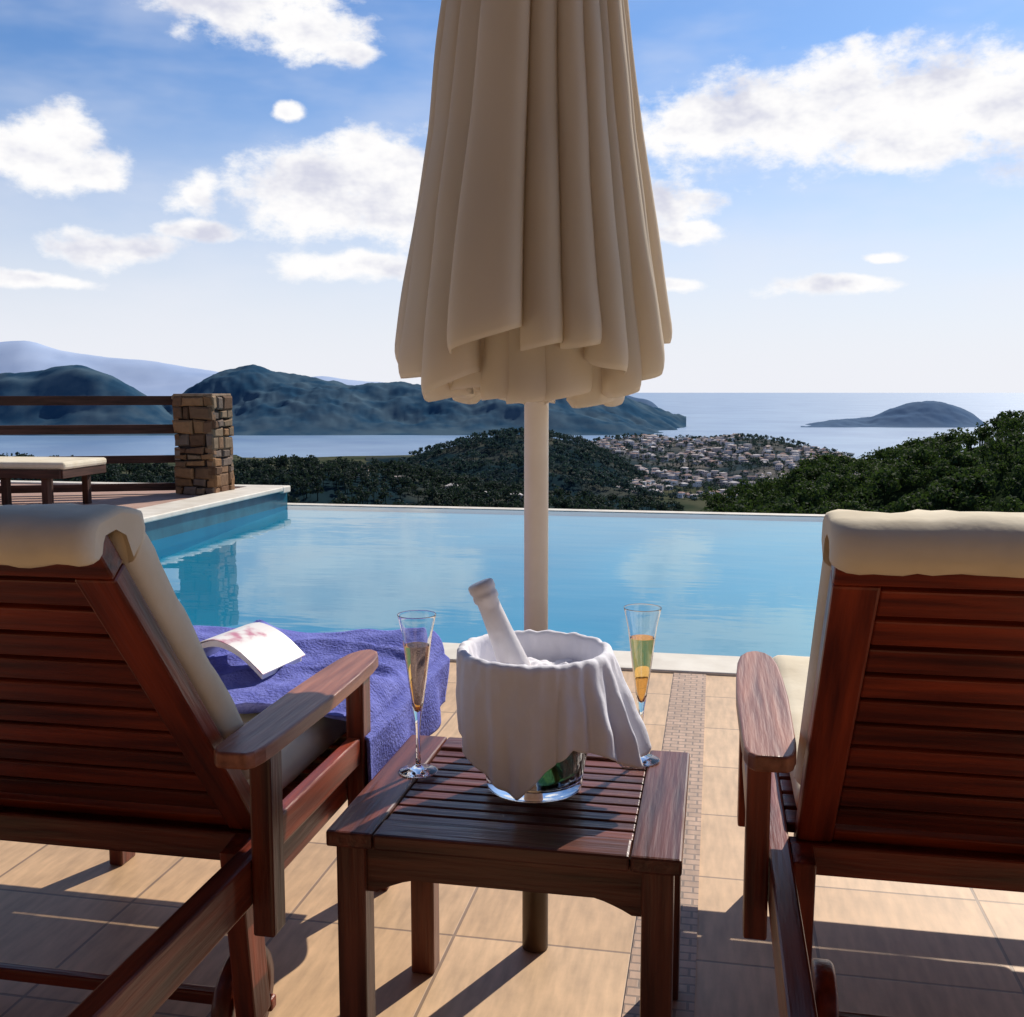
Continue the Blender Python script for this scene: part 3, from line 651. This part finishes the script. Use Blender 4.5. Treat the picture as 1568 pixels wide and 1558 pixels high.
for j in range(NS+1):
    row=[]
    for i in range(NT):
        ph=-180+360*i/NT
        Lg=np.interp(ph,phis,Ls); f=np.interp(ph,phis,fl); s=j/NS
        a=math.radians(ph)
        if s<0.2:
            q=s/0.2; r=.098+.013*q+.004*math.sin(5*a+1)*(1-q)+.003*math.sin(13*a)*(1-q); z=RH-.070*(1-q)**1.3+.004
        elif s<0.3:
            q=(s-.2)/.1; r=.112+.014*q; z=RH+.006+.003*math.sin(math.pi*q)+ -0.002*q
        else:
            q=(s-.3)/.7; drop=Lg*q
            r=.127+f*q**1.2-.010*q*q
            fold=.005*math.sin(7*a+.8)+.003*math.sin(15*a+2)+.0015*math.sin(23*a)
            pl=0
            if -75<ph<20:
                k_=(ph+75)/19.0; pl=.022*(abs(math.sin(math.pi*(k_+.12*math.sin(k_*5))))**.8)-.008
            r+=(fold+pl)*min(1,q*1.4)
            z=RH+.004-drop
            rb=.083+.036*max(0,z)/RH+.004
            r=max(r,rb)
        th=a+.02*math.sin(3*a+s*3)*s
        c=W(r*math.sin(th),r*math.cos(th))
        wr=.0022*mnoise.noise(Vector((math.cos(a)*9,math.sin(a)*9,s*6)))
        row.append((bx+c.x*(1+wr*8),by+c.y*(1+wr*8),tz+z+wr))
    P.append(row)
o=grid('cloth',P,M['napkin'],nk,closed=True); sm=o.modifiers.new('s','SOLIDIFY'); sm.thickness=.0018; sm.offset=1
P=[]
for j in range(25):
    row=[]
    for i in range(80):
        a=2*math.pi*i/80; q=j/24; r=.099*(1-q)+.002
        cx_,cy_=math.cos(a)*r/.1,math.sin(a)*r/.1
        z=RH-.050+.022*math.sin(q*2.2)+.026*mnoise.noise(Vector((cx_*2.2,cy_*2.2,1)))+.012*mnoise.noise(Vector((cx_*6,cy_*6,4)))
        row.append((bx+r*math.cos(a),by+r*math.sin(a),tz+z))
    P.append(row)
grid('inner_cloth',P,M['napkin'],nk,closed=True)
bt=empty('champagne_bottle')
top=Vector(W(0.02,-.090))+Vector((bx,by,.789)); bas=Vector(W(-0.0,.040))+Vector((bx,by,.475))
ax=(top-bas).normalized(); Lb=(top-bas).length
rot=Vector((0,0,1)).rotation_difference(ax).to_matrix().to_4x4()
lathe('neck_foil',[(.026,Lb-.16),(.0235,Lb-.125),(.0205,Lb-.09),(.0182,Lb-.05),(.018,Lb-.034),(.021,Lb-.030),(.021,Lb-.022),(.0195,Lb-.019),(.022,Lb-.013),(.022,Lb-.004),(.020,Lb-.001),(.017,Lb),(0,Lb+.001)],M['foil'],bt,loc=bas,rot=rot)
lathe('body',[(0,.0),(.036,.0),(.038,.004),(.038,.12),(.034,.15),(.026,Lb-.161)],M['bottle'],bt,loc=bas,rot=rot)

# ------------------------------------------------------------------ towel and book
tw_=empty('beach_towel'); P=[]
NX,NY=130,100
for j in range(NY+1):
    v=j/NY; row=[]
    for i in range(NX+1):
        u=i/NX
        y0=1.74+.10*(1-u)+.02*math.sin(u*9); y1=2.36-.02*math.sin(u*7)
        y=y0+(y1-y0)*v
        s=-1.30+u*(.66+.18)
        edge=-.665
        over=s-edge-.0
        wq=mnoise.noise(Vector((s*2.2,y*3.4,9)))
        wr=.012*(1-abs(math.sin(13*(.35*s+y)+5*wq)))**2*2+.015*mnoise.noise(Vector((s*5,y*9,2)))+.006*mnoise.noise(Vector((s*16,y*22,5)))
        bulge=.018*math.exp(-((v-.95)/.2)**2)
        if over<0:
            x=s; z=.490+bulge+wr+.008
        else:
            Rr=.035; ang_=min(over/Rr,math.pi/2)
            x=edge+Rr*math.sin(ang_); z=.490+.008+bulge*(1-ang_/1.6)-Rr*(1-math.cos(ang_))+wr*(1-ang_/1.6)
            ex=over-Rr*math.pi/2
            if ex>0:
                ex*=1.0-.35*v
                z-=ex; x+=.012+.014*math.sin(y*26+1)*min(1,ex*12)+.05*ex
        row.append((x,y,z))
    P.append(row)
o=grid('cloth',P,M['towel'],tw_); sm=o.modifiers.new('s','SOLIDIFY'); sm.thickness=.006; sm.offset=1
bo=empty('open_book')
bc=Vector((-1.0,2.05,.525))
def bk_pt(x,y,z):
    R=Matrix.Rotation(math.radians(-8),4,'Z'); return bc+R@Vector((x,y,z))
for s in(-1,1):
    for nm,off,mat_,ext in(('cover',.0,M['cover'],.0),('pages',-.004,M['paper'],-.006)):
        rows=[]
        for k in range(2):
            for i in range(13):
                q=i/12; x=s*(q*(.115+ext)); zc=.064-.064*q**1.15+.010*math.sin(q*math.pi)
                z=zc+off-(k*(.002 if nm=='cover' else .013*(1-.3*q)))
                rows.append((x,z))
        V=[];F=[]
        for yy in(-.085-ext,.085+ext):
            for (x,z) in rows: V.append(bk_pt(x,yy,z))
        def I(y_,k,i): return y_*26+k*13+i
        for i in range(12):
            F+=[(I(0,0,i),I(0,0,i+1),I(1,0,i+1),I(1,0,i)),(I(0,1,i),I(1,1,i),I(1,1,i+1),I(0,1,i+1)),(I(0,0,i),I(0,1,i),I(0,1,i+1),I(0,0,i+1)),(I(1,0,i),I(1,0,i+1),I(1,1,i+1),I(1,1,i))]
        F+=[(I(0,0,12),I(0,1,12),I(1,1,12),I(1,0,12)),(I(0,0,0),I(1,0,0),I(1,1,0),I(0,1,0))]
        o=meshobj(nm,V,F,mat_,bo); fix_normals(o)

# ------------------------------------------------------------------ parasol
um=empty('closed_parasol'); pc=W(1.97,.046); px,py=pc.x,pc.y
lathe('pole',[(0,.40),(.023,.40),(.023,2.75),(0,2.75)],M['pole'],um,n=40,loc=(px,py,0))
lathe('pole_lower',[(0,0.002),(.0255,.002),(.0255,.43),(.0235,.432)],M['poledark'],um,n=40,loc=(px,py,0))  # lowest part of the pole, darker and slightly thicker
lathe('finial',[(0,2.86),(.012,2.85),(.022,2.83),(.018,2.80),(.03,2.76),(.045,2.72)],M['pole'],um,n=32,loc=(px,py,0))
lathe('runner_hub',[(.0235,1.42),(.04,1.42),(.04,1.50),(.0235,1.50)],M['pole'],um,n=32,loc=(px,py,0))
def canopy(name,scale,hemx,hemz,seed,n,zt,amp):
    P=[];NT=640;NZ=80
    zs=[1.05,1.17,1.39,1.566,1.80,2.3,2.72]; rs=[.266,.252,.218,.190,.162,.110,.035]
    for j in range(NZ+1):
        row=[]
        for i in range(NT):
            ph=-180+360*i/NT; a=math.radians(ph)
            zh=np.interp(ph,hemx,hemz)
            aw=a+.15*math.sin(2*a+1+seed)+.10*math.sin(3*a+2.3*seed)
            q=j/NZ
            lob=abs(math.cos(n*aw/2))**.85
            k=int(math.floor((n*aw/2+math.pi/2)/math.pi))
            rk=random.Random(k%n*17+int(seed*10)).uniform(-1,1)
            zh+=.020*rk*min(1,lob*2)+.007*math.sin(n*aw)
            z=zh+(zt-zh)*(q**1.15)
            R=np.interp(z,zs,rs)*scale
            open_=max(0,min(1,(2.75-z)/.6))
            r=R*(1-amp+amp*lob*(1+.26*rk))
            r*=1+.03*mnoise.noise(Vector((aw*3,z*3,seed)))+.014*mnoise.noise(Vector((aw*9,z*7,seed)))
            r*=1+.022*math.sin(2*n*aw+2*rk+z*2)*open_
            lean=.24*math.sin(n*aw)*open_*.55*(1+.4*rk)*16/n+.06*math.sin(z*3+seed)
            if q<.04: r*=1-.035*(1-q/.04)**2
            row.append(tuple(Vector((px,py,z))+W(r*math.sin(a+lean),r*math.cos(a+lean))))
        P.append(row)
    o=grid(name,P,M['canopy'],um,closed=True); s=o.modifiers.new('s','SOLIDIFY'); s.thickness=.002; s.offset=-1
canopy('canopy',0.975,[-180,-160,-140,-120,-100,-80,-60,-45,-30,0,60,120,180],[1.14,1.12,1.085,1.15,1.19,1.19,1.18,1.11,1.12,1.185,1.16,1.12,1.14],.7,19,2.72,.44)
canopy('canopy_inner',.68,[-180,-120,-90,-60,-20,60,180],[1.10,1.09,1.07,1.085,1.09,1.10,1.10],2.1,12,2.0,.42)
